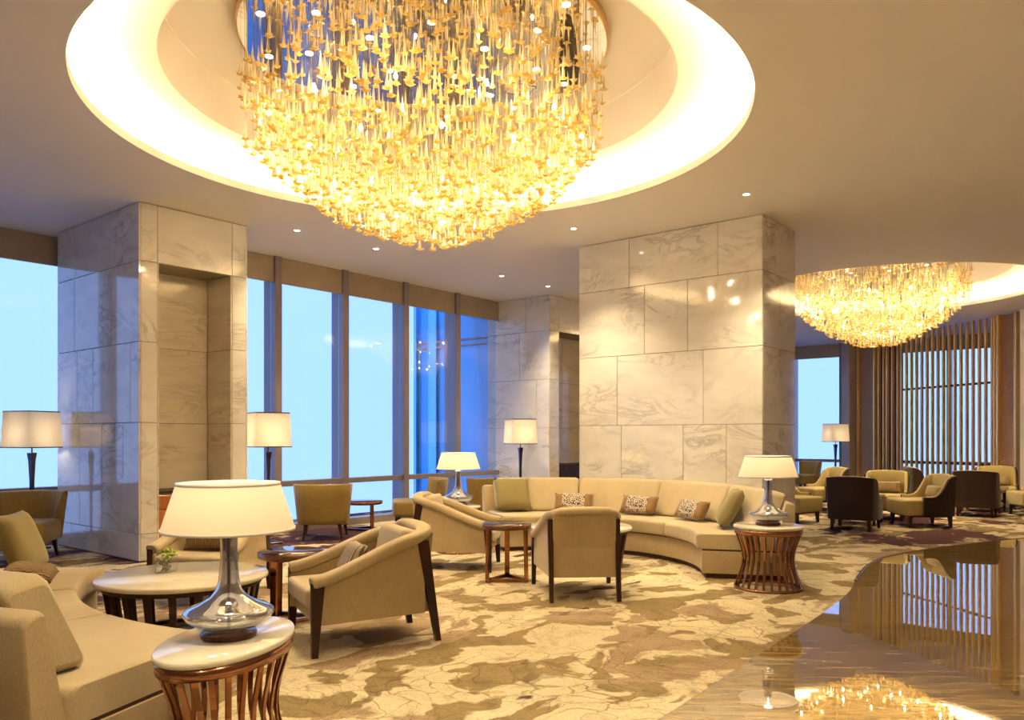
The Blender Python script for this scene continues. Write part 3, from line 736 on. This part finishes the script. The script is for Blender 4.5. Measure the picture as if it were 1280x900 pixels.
# ---- curved sofas (swept about the thing's origin)
def make_curved_sofa(label, c, A0, A1, rf, depth, ns, nb, inset=.05, bc=.25, zt=.87):
    t = thing('curved_sofa', label, 'sofa', (c[0], c[1], 0))
    rb = rf + depth; rm = rf + depth / 2
    def arc(name, prof, a0, a1, m, soft, n=40, smooth=None):
        mb = MB(); arc_sweep(mb, prof, a0, a1, n, soft, rmid=rm); mb.build(name, m, t, smooth=smooth)
    arc('plinth', [(rf + .10, 0), (rb - .06, 0), (rb - .06, .06), (rf + .10, .06)], A0 + .03 / rm, A1 - .03 / rm, M_plinth, 0, smooth=False)
    arc('base', round_poly([(rf + .06, .05), (rb - .03, .05), (rb - .03, .27), (rf + .06, .27)], .012), A0, A1, M_beige, .012)
    arc('welt', [(rf + .065, .265), (rb - .09, .265), (rb - .09, .285), (rf + .065, .285)], A0 + .012 / rm, A1 - .012 / rm, M_plinth, 0, smooth=False)
    arc('back_frame', round_poly([(rb - .19, .27), (rb - .03, .27), (rb + .01, .74), (rb - .08, .77)], .03), A0, A1, M_beige, .02)
    for i in range(ns):
        a, b_ = A0 + (A1 - A0) * i / ns, A0 + (A1 - A0) * (i + 1) / ns
        arc('seat_cushion', round_poly([(rf, .283), (rb - .19, .283), (rb - .19, .44), (rf, .44)], .04, 4), a + .002, b_ - .002, M_beige_l, .035, 18)
    for i in range(nb):
        w_ = (A1 - A0 - 2 * inset) / nb; a = A0 + inset + w_ * i
        arc('back_cushion', round_poly([(rb - .19 - bc, .442), (rb - .20, .442), (rb - .045, zt - .04), (rb - .05 - bc * .75, zt)], .055, 4), a + .002, a + w_ - .002, M_beige_l, .045, 14)
    return t
make_curved_sofa('long curved beige sofa in front of the cream marble column', (6.57, 4.87), R(-64), R(58), 1.47, .93, 3, 4)
make_curved_sofa('curved beige sofa wrapping around the marble table with the flower cube', (4.24, 4.40), R(134.5), R(202), 2.27, 1.12, 3, 3, .055, .27, .87)

# ---- hour-glass tables with curved flat bars
def make_slat_table(label, loc, rx, ry, rz, hgt, nb, m, cat='side table', name='slatted_table', group=None):
    t = thing(name, label, cat, loc, rz, group)
    MB().lathe([(0, hgt - .028), (.97, hgt - .028), (1, hgt - .022), (1, hgt - .008), (.985, hgt), (0, hgt)], 56, sx=rx, sy=ry).build('table_top', M_top, t)
    mb = MB(); mb.lathe([(.90, hgt - .075), (.97, hgt - .075), (.985, hgt - .03), (.90, hgt - .03), (.90, hgt - .075)], 48, sx=rx, sy=ry); mb.build('top_ring', m, t)
    mb = MB(); mb.lathe([(.90, 0), (.985, 0), (.985, .022), (.90, .022), (.90, 0)], 48, sx=rx, sy=ry); mb.build('base_ring', m, t)
    for i in range(nb):
        a = 2 * PI * i / nb; ca, sa = math.cos(a), math.sin(a)
        path = []
        for k in range(11):
            u = k / 10; f = .95 - .22 * math.sin(PI * u) ** 1.3; path.append((f * rx * ca, f * ry * sa, .012 + u * (hgt - .06)))
        mb = MB(); w_ = .022
        nx, ny = ca / rx, sa / ry; l_ = math.hypot(nx, ny); nx, ny = nx / l_, ny / l_; tx, ty = -ny, nx
        rings = [[(p[0] + tx * w_ / 2 * a_ + nx * .005 * b_, p[1] + ty * w_ / 2 * a_ + ny * .005 * b_, p[2]) for a_, b_ in ((-1, -1), (1, -1), (1, 1), (-1, 1))] for p in path]
        mb.loft(rings, smooth=False); mb.build('bar', m, t)
    return t
make_slat_table('oval side table with marble top and curved bronze bars under the largest lamp', (1.80, 2.98, 0), .39, .235, R(31), .57, 26, M_copper)
make_slat_table('round side table of curved bronze bars at the walkway end of the curved sofa', (7.17, 2.80, 0), .31, .31, 0, .58, 26, M_copper)
make_slat_table('round side table of curved bronze bars at the window end of the curved sofa', (7.04, 6.58, 0), .27, .27, .1, .56, 22, M_copper)

# ---- round marble coffee tables on dark slats
def make_coffee(label, loc, r, hgt):
    t = thing('coffee_table', label, 'coffee table', loc)
    MB().lathe([(0, hgt - .035), (.98 * r, hgt - .035), (r, hgt - .028), (r, hgt - .01), (.985 * r, hgt), (0, hgt)], 64).build('table_top', M_top, t)
    mb = MB(); mb.lathe([(r * .86, hgt - .07), (r * .92, hgt - .07), (r * .92, hgt - .035), (r * .86, hgt - .035), (r * .86, hgt - .07)], 48); mb.build('apron', M_dwood, t)
    mb = MB(); mb.lathe([(r * .74, 0), (r * .82, 0), (r * .82, .025), (r * .74, .025), (r * .74, 0)], 48); mb.build('base_ring', M_dwood, t)
    for i in range(20):
        a = 2 * PI * i / 20
        mb = MB(); bar(mb, (r * .89, 0, hgt - .045), (r * .78, 0, .01), (.022, .05), (.02, .034)); mb.build('slat', M_dwood, t, rz=a)
    return t
make_coffee('round cream marble coffee table on dark wooden slats holding a glass flower cube', (2.87, 5.32, 0), .57, .43)
make_coffee('round cream marble coffee table on dark slats inside the curved sofa', (7.14, 4.86, 0), .55, .43)

# ---- small dark round tables
def make_dark(label, loc, r, hgt, rz):
    t = thing('small_round_table', label, 'side table', loc, rz)
    MB().lathe([(0, hgt - .055), (.93 * r, hgt - .055), (r, hgt - .045), (r, hgt - .006), (.97 * r, hgt - .004), (0, hgt - .004)], 48).build('table_top', M_rwood, t)
    MB().lathe([(0, hgt - .004), (.96 * r, hgt - .004), (.96 * r, hgt), (0, hgt)], 48).build('glass_inlay', M_glossdark, t)
    P = []
    for i in range(3):
        a = 2 * PI * i / 3; P.append((r * .9 * math.cos(a), r * .9 * math.sin(a)))
        mb = MB(); bar(mb, (r * .86, 0, hgt - .05), (r * .9, 0, 0), (.02, .052), (.02, .046)); mb.build('leg', M_bronze, t, rz=a)
    for i in range(3):
        p, q = P[i], P[(i + 1) % 3]; mx, my = (p[0] + q[0]) / 2, (p[1] + q[1]) / 2
        MB().box((0, 0, 0), (math.hypot(p[0] - q[0], p[1] - q[1]), .03, .03)).build('stretcher', M_bronze, t, loc=(mx, my, .018), rz=math.atan2(q[1] - p[1], q[0] - p[0]))
    return t
make_dark('small round dark table on bronze legs beside the armchair with striped pillow', (3.62, 5.12, 0), .245, .53, R(200))
make_dark('small round red-brown table with triangular bronze base between two beige armchairs', (5.93, 4.90, 0), .24, .56, R(159))
make_dark('low dark round table beside the olive chair at the window', (7.78, 9.20, 0), .28, .44, R(20))

# ---- table lamps
def make_table_lamp(label, loc, s=1.0, power=1.0):
    t = thing('table_lamp', label, 'table lamp', loc)
    MB().lathe([(0, 0), (.108, 0), (.112, .006), (.112, .018), (.105, .024), (0, .024)], 40).build('foot', M_rwood, t)
    prof = [(.03, .028), (.075, .032), (.125, .048), (.165, .075), (.182, .098), (.178, .112), (.155, .126), (.115, .142), (.075, .165), (.052, .195), (.041, .235), (.036, .30), (.034, .36), (.035, .415)]
    MB().lathe(prof, 48).build('glass_body', M_lglass, t, smooth=True)
    MB().lathe([(.007, .02), (.007, .42)], 10).build('inner_rod', M_dwood, t)
    MB().lathe([(.037, .412), (.037, .425), (.012, .428), (.012, .50), (0, .50)], 24).build('neck_cap', M_chrome, t)
    MB().lathe([(.265, .445), (.205, .632)], 64).build('lamp_shade', M_shade, t, smooth=True)
    for r, z in ((.2655, .445), (.2055, .632)):
        MB().lathe([(r - .003, z - .006), (r + .001, z - .006), (r + .001, z + .006), (r - .003, z + .006), (r - .003, z - .006)], 64).build('shade_trim', M_white, t)
    point_lamp(t, .545, K_LAMP * power)
    return t
make_table_lamp('large glass table lamp with cream shade on the oval bronze table', (1.81, 2.99, .57), 1, .8)
make_table_lamp('glass table lamp with cream shade at the walkway end of the curved sofa', (7.17, 2.80, .58), 1, 1.0)
make_table_lamp('glass table lamp with cream shade before the window at the sofa end', (7.04, 6.58, .56), 1, 1.0)

# ---- floor lamps
def make_floor_lamp():
    t = thing('floor_lamp', 'x', 'floor lamp')
    MB().box((0, 0, 0), (.3, .3, .025), bev=.006, seg=1).build('base', M_dlamp, t, loc=(0, 0, .0125))
    mb = MB(); rings = []
    for z, w_ in ((.02, .03), (.5, .032), (.85, .04), (1.1, .058), (1.19, .078), (1.195, .06)):
        rings.append([(-w_ / 2, -w_ / 2, z), (w_ / 2, -w_ / 2, z), (w_ / 2, w_ / 2, z), (-w_ / 2, w_ / 2, z)])
    mb.loft(rings, smooth=False); mb.build('stem', M_dlamp, t)
    MB().lathe([(.009, 1.18), (.009, 1.46), (0, 1.46)], 10).build('rod', M_dlamp, t)
    mb = MB(); a, b_ = .235, .215
    mb.loft([[(-a, -a, 1.26), (a, -a, 1.26), (a, a, 1.26), (-a, a, 1.26)], [(-b_, -b_, 1.70), (b_, -b_, 1.70), (b_, b_, 1.70), (-b_, b_, 1.70)]], caps=False, smooth=False)
    mb.build('lamp_shade', M_shade, t)
    for q, z in ((a, 1.26), (b_, 1.70)):
        mb = MB()
        for sx2, sy2 in ((1, 0), (-1, 0), (0, 1), (0, -1)):
            mb.box((sx2 * q, sy2 * q, z), (.006 if sx2 else 2 * q, .006 if sy2 else 2 * q, .012))
        mb.build('shade_trim', M_dlamp, t)
    point_lamp(t, 1.40, K_LAMP * 1.7)
    return t
fl = make_floor_lamp(); uf = [False]
place(fl, uf, (3.85, 10.78, 0), R(20), 'square-shaded floor lamp behind the tufted olive chair')
place(fl, uf, (6.02, 9.02, 0), R(75), 'square-shaded floor lamp between the niche column and window')
place(fl, uf, (11.15, 8.90, 0), R(60), 'square-shaded floor lamp against the far marble column')
place(fl, uf, (20.55, 6.30, 0), R(50), 'square-shaded floor lamp before the far window by the screen')

# ---- olive window chairs
def make_tub():
    t = thing('tub_chair', 'x', 'chair')
    mb = MB(); rings = []
    for i in range(17):
        a = R(180 - 62 + 124 * i / 16); ring = []
        for z, r, dr in ((.22, .41, 0), (.30, .42, 0), (.52, .445, 0), (.74, .475, 0)):
            ring.append((.02 + r * math.cos(a), r * math.sin(a) * .94, z))
        for z, r in ((.76, .46), (.74, .42), (.52, .35), (.30, .31), (.22, .3)):
            ring.append((.02 + r * math.cos(a), r * math.sin(a) * .94, z))
        rings.append(ring)
    mb.loft(rings); mb.build('backrest', M_olive, t)
    MB().box((0, 0, 0), (.66, .66, .24), bev=.06, seg=3).build('seat', M_olive, t, loc=(.06, 0, .32), smooth=True)
    for x, y in ((.3, .25), (.3, -.25), (-.25, .22), (-.25, -.22)):
        mb = MB(); bar(mb, (x, y, .22), (x * 1.15, y * 1.15, 0), (.05, .05), (.026, .026)); mb.build('leg', M_dwood, t)
    return t
tub = make_tub(); ut = [False]
place(tub, ut, (3.50, 10.02, 0), R(232), 'tufted olive velvet chair beside the blue-lit column')
place(tub, ut, (6.83, 8.90, 0), R(48), 'olive velvet chair seen from behind facing the window')
place(tub, ut, (8.45, 8.72, 0), R(140), 'olive velvet chair facing sideways at the window')
place(tub, ut, (9.45, 8.25, 0), R(62), 'olive velvet chair with its back to the curved sofa')
place(tub, ut, (20.1, 6.95, 0), R(150), 'far grey-olive chair side-on before the far window')
place(tub, ut, (19.1, 7.35, 0), R(60), 'far grey-olive chair by the window beyond the big column')

# ---- dark-backed wing chairs
def make_wing():
    t = thing('wing_chair', 'x', 'armchair')
    P = []                                  # plan: U from right front round the back to left front, with heights
    for i in range(29):
        u = -1 + 2 * i / 28; au = abs(u); sg = 1 if u > 0 else -1
        if au < .42: x = -.36 + .05 * (au / .42) ** 2; y = u / .42 * .30
        else:
            k = (au - .42) / .58; x = -.31 + .50 * k; y = sg * (.30 + .06 * math.sin(min(k * 1.8, 1) * PI / 2))
        if au < .55: h_ = .80 - .03 * (au / .55)**2
        else:
            k = (au - .55) / .45; h_ = .46 + .31 * (1 - math.sin(min(k * 1.5, 1) * PI / 2)) ** 1.2
        P.append((x, y, h_))
    def off(i, d):
        p = P[i]; q0, q1 = P[max(i - 1, 0)], P[min(i + 1, 28)]; tx, ty = q1[0] - q0[0], q1[1] - q0[1]; l_ = math.hypot(tx, ty) or 1
        nx, ny = ty / l_, -tx / l_                # points inwards for this winding
        if nx * (0.1 - p[0]) + ny * (0 - p[1]) < 0: nx, ny = -nx, -ny
        return p[0] + nx * d, p[1] + ny * d
    mb = MB(); rings = []
    for i in range(29):
        x, y, h_ = P[i]; a, b_ = off(i, .03); fl_ = 1 + .08 * max(h_ - .5, 0) / .3
        rings.append([(x, y, .17), (x * fl_, y * fl_, h_), (a * fl_, b_ * fl_, h_ + .004), (a, b_, .17)])
    mb.loft(rings, smooth=False); mb.build('outer_shell', M_dkfab, t)
    mb = MB(); rings = []
    for i in range(29):
        x, y, h_ = P[i]; a, b_ = off(i, .032); c_, d_ = off(i, .075); fl_ = 1 + .08 * max(h_ - .5, 0) / .3
        rings.append([(a, b_, .2), (a * fl_, b_ * fl_, h_ + .006), ((a + c_) / 2 * fl_, (b_ + d_) / 2 * fl_, h_ + .012), (c_ * fl_, d_ * fl_, h_ - .01), (c_, d_, .2)])
    mb.loft(rings); mb.build('inner_upholstery', M_gold_f, t)
    MB().box((0, 0, 0), (.68, .66, .24), bev=.04, seg=3).build('seat', M_gold_f, t, loc=(.10, 0, .30), smooth=True)
    MB().box((0, 0, 0), (.60, .60, .03)).build('seat_frame', M_dwood, t, loc=(.07, 0, .17))
    for x, y in ((.36, .27), (.36, -.27), (-.26, .25), (-.26, -.25)):
        mb = MB(); bar(mb, (x, y, .18), (x * 1.04, y * 1.04, 0), (.055, .055), (.035, .035)); mb.build('leg', M_dwood, t)
    return t
wing = make_wing(); uw = [False]
WG = [((12.5, 3.56), 5, 'dark-backed wing chair with its back turned, at the square table with plant'),
      ((13.72, 2.86), 130, 'dark-sided wing chair side-on next to the marble walkway, tan pillow inside'),
      ((14.5, 3.62), 188, 'gold-seated wing chair facing out behind the square table with plant'),
      ((13.0, 4.75), -105, 'wing chair with grey-beige seat half hidden by the big column'),
      ((15.95, 2.50), 5, 'dark-backed wing chair with its back turned, at the bare square table'),
      ((17.15, 3.55), -62, 'wing chair with dark side and round pillow in front of the slats'),
      ((18.05, 2.48), 190, 'gold wing chair facing out below the lattice panel away from the windows'),
      ((16.7, 1.62), 120, 'gold-seated wing chair between the bare square table and the walkway'),
      ((15.5, 4.95), 140, 'dark-backed wing chair with a beige pillow beyond the grey-seated chair'),
      ((15.1, 6.0), 215, 'gold wing chair showing past the edge of the big column')]
wc = [place(wing, uw, (x, y, 0), R(a), lb) for (x, y), a, lb in WG]

# ---- square tables among the wing chairs
def make_square(label, loc, rz):
    t = thing('square_table', label, 'coffee table', loc, rz)
    MB().box((0, 0, 0), (.72, .72, .045), bev=.005, seg=1).build('table_top', M_olive_top, t, loc=(0, 0, .4275))
    MB().box((0, 0, 0), (.66, .66, .05)).build('apron', M_dwood, t, loc=(0, 0, .38))
    for x in (-.3, .3):
        for y in (-.3, .3):
            mb = MB(); bar(mb, (x, y, .40), (x, y, 0), (.05, .05), (.04, .04)); mb.build('leg', M_dwood, t)
    MB().box((0, 0, 0), (.6, .6, .02)).build('shelf', M_dwood, t, loc=(0, 0, .13))
    return t
M_olive_top = mat('olive_gloss_top', (.22, .15, .06), .12)
make_square('square dark table with small plant among dark-backed wing chairs', (13.45, 3.78, 0), R(5))
make_square('bare square dark table among the wing chairs before the lattice panel', (17.0, 2.55, 0), R(0))

# ================================================================== cushions
def cushion(label, me, loc, rz, lean=0, roll=0, group=None, name='pillow'):
    o = link(name, me, None, loc); o.rotation_mode = 'XYZ'
    M_ = Matrix.Rotation(rz, 4, 'Z') @ Matrix.Rotation(-lean, 4, 'Y') @ Matrix.Rotation(roll, 4, 'X')
    o.rotation_euler = M_.to_euler(); return tag(o, label, 'pillow', group)
P_sq = pillow_mesh('square_pillow', .46, .44, .16, [M_olive_p])
P_sq2 = pillow_mesh('square_pillow_2', .46, .44, .16, [M_olive_p])
P_lum = pillow_mesh('lumbar_pillow', .50, .24, .14, [M_pat, M_brownband], 14, .62)
P_bark = pillow_mesh('bark_pillow', .46, .30, .14, [M_barkp])
P_str = pillow_mesh('striped_pillow', .34, .26, .12, [M_stripe])
P_bol = pillow_mesh('bolster_pillow', .42, .19, .15, [M_tan])
def on_arc(r, deg, z): return (6.57 + r * math.cos(R(deg)), 4.87 + r * math.sin(R(deg)), z)
def arc_pillow(label, me, r, deg, z, lean=24, roll=0, turn=0):
    return cushion(label, me, on_arc(r, deg, z), R(deg + 180 + turn), R(lean), R(roll))
arc_pillow('square olive pillow at the window end of the curved sofa', P_sq, 1.955, 50, .665, 26)
arc_pillow('square olive pillow leaning at the lamp end of the curved sofa', P_sq2, 1.90, -47, .655, 30, 0, -14)
arc_pillow('patterned lumbar pillow on the curved sofa next to the window-end olive pillow', P_lum, 1.90, 27, .565, 28)
arc_pillow('patterned lumbar pillow in the middle of the curved sofa', P_lum, 1.88, 1, .565, 30)
arc_pillow('patterned lumbar pillow beside the leaning olive pillow on the curved sofa', P_lum, 1.86, -24, .565, 32)
cushion('olive pillow standing on the curved sofa around the flower cube table', P_sq, (4.24 + 2.72 * math.cos(R(141.5)), 4.40 + 2.72 * math.sin(R(141.5)), .665), R(-40), R(22))
cushion('dark bark-patterned pillow lying flat on a curved sofa seat', P_bark, (4.24 + 2.55 * math.cos(R(153)), 4.40 + 2.55 * math.sin(R(153)), .52), R(-27), R(82))
cushion('bark-patterned pillow on the armchair behind the round marble table', P_bark, (3.65, 6.305, .565), R(212), R(18))
cushion('small grey striped pillow on the beige armchair beside the oval lamp table', P_str, (3.56, 4.33, .545), R(155), R(28))
for i, z in ((1, .53), (2, .53), (3, .53), (5, .53), (6, .53), (8, .53)):
    c = wc[i]; a = c.rotation_euler.z; d = -.17
    nm = ['', 'side-on wing chair next to the marble walkway', 'wing chair facing out behind the square table with plant', 'half-hidden wing chair with grey-beige seat', '', 'wing chair in front of the slats', 'gold wing chair below the lattice panel', '', 'dark-backed wing chair beyond the grey seat'][i]
    cushion('tan bolster pillow on the ' + nm, P_bol, (c.location.x + d * math.cos(a), c.location.y + d * math.sin(a), z), a, R(15))

# ================================================================== small things
fc = thing('flower_cube', 'square glass vase with green orchids on the round marble table', 'vase', (2.84, 5.50, .431), R(25))
mb = MB(); mb.span((-.055, -.055, 0), (.055, .055, .105), .004); mb.build('vase', M_clear, fc)
M_leaf = mat('green_petals', (.42, .48, .08), .5); M_pebble = mat('pale_leaves', (.36, .38, .14), .6)
rnd = random.Random(4)
for i in range(26):
    mb = MB(); mb.lathe([(0, -.012), (.014, 0), (0, .012)], 6); o = mb.build('pebble', M_pebble, fc, loc=(rnd.uniform(-.038, .038), rnd.uniform(-.038, .038), rnd.uniform(.014, .088))); o.rotation_euler = (rnd.random() * 3, rnd.random() * 3, 0)
pet = MB(); pet.loft([[(0, -.004, 0), (0, .004, 0), (0, 0, .003)], [(.022, -.016, .010), (.022, .016, .010), (.022, 0, .016)], [(.048, -.004, .004), (.048, .004, .004), (.048, 0, .007)]]); pet = pet.mesh('petal', M_leaf)
for cx_, cy_, cz_ in ((-.03, -.02, .115), (.03, -.015, .122), (0, .03, .128), (-.01, -.045, .108), (.05, .03, .115)):
    fl_ = link('flower', None, fc, (cx_, cy_, cz_)); fl_.rotation_euler = (rnd.uniform(-.5, .5), rnd.uniform(-.5, .5), rnd.random() * 6)
    for k in range(6): link('petal', pet, fl_, (0, 0, 0), rot=(0, rnd.uniform(-.5, .1), 2 * PI * k / 6))
mb = MB(); sweep(mb, [(.03 + .035 * math.cos(a), .02, .14 + .035 * math.sin(a)) for a in [PI * 1.6 - i * .35 for i in range(16)]], rrect(.006, .006, .002, 1), ends=0, upv=(0, 1, 0)); mb.build('curled_stem', M_leaf, fc)
# plant on the square table
pp = thing('small_plant', 'little leafy plant on a square dark table', 'plant', (13.32, 3.92, .45))
MB().lathe([(0, 0), (.05, 0), (.06, .1), (.05, .1), (0, .08)], 16).build('pot', M_clear, pp)
lf = MB(); lf.loft([[(0, -.003, 0), (0, .003, 0), (0, 0, .002)], [(.05, -.022, .07), (.05, .022, .07), (.048, 0, .075)], [(.09, -.002, .11), (.09, .002, .11), (.09, 0, .112)]]); lf = lf.mesh('leaf', M_leaf)
for k in range(14): link('leaf', lf, pp, (0, 0, .06 + .004 * k), rot=(0, rnd.uniform(-.7, .2), k * 2.4))
# cabinets in the niches
def cabinet(label, x0, x1, y0, y1, h_, m, nd):
    t = thing('cabinet', label, 'cabinet', ((x0 + x1) / 2, (y0 + y1) / 2, 0)); w_, d_ = x1 - x0, y1 - y0
    MB().box((0, 0, 0), (w_, d_, h_ - .03), bev=.003, seg=1).build('body', m, t, loc=(0, 0, (h_ - .03) / 2))
    MB().box((0, 0, 0), (w_, d_ + .02, .03)).build('worktop', M_black, t, loc=(0, 0, h_ - .015))
    for i in range(nd):
        cw = w_ / nd
        for z0, z1 in ((.06, .55), (.565, h_ - .05)):
            dr = MB().box((0, 0, 0), (cw - .01, .016, z1 - z0), bev=.002, seg=1).build('door' if z0 < .1 else 'drawer', m, t, loc=(-w_ / 2 + cw * (i + .5), -d_ / 2 - .008, (z0 + z1) / 2))
            MB().box((0, 0, 0), (.12, .012, .01)).build('handle', M_bronze, dr, loc=(0, -.013, (z1 - z0) / 2 - .03))
    return t
cabinet('orange wood cabinet standing in the niche beside the window lamp', 4.445, 5.305, 8.83, 9.265, .77, M_owood, 2)
cabinet('dark wood cabinet standing in the niche of the far column', 12.085, 13.84, 8.79, 9.215, .86, M_dwood, 3)
# magazines on the shelf of the square table
mg = thing('magazine_stack', 'white magazines on the shelf of the square table with plant', 'magazines', (13.40, 3.62, .14), R(15))
for k in range(3): MB().box((0, 0, 0), (.28 - .01 * k, .21, .014), bev=.001, seg=1).build('magazine', M_white, mg, loc=(.004 * k, 0, .008 + .015 * k))
# buttons of the tufted chair
bt = MB().lathe([(0, -.008), (.010, -.004), (.013, 0), (.010, .004), (0, .008)], 10).mesh('button', M_olive)
for z, rr in ((.66, .405), (.55, .37)):
    for k in range(5):
        a = R(180 - 46 + 92 * k / 4); link('button', bt, tub, (.02 + rr * math.cos(a), rr * math.sin(a) * .94, z))
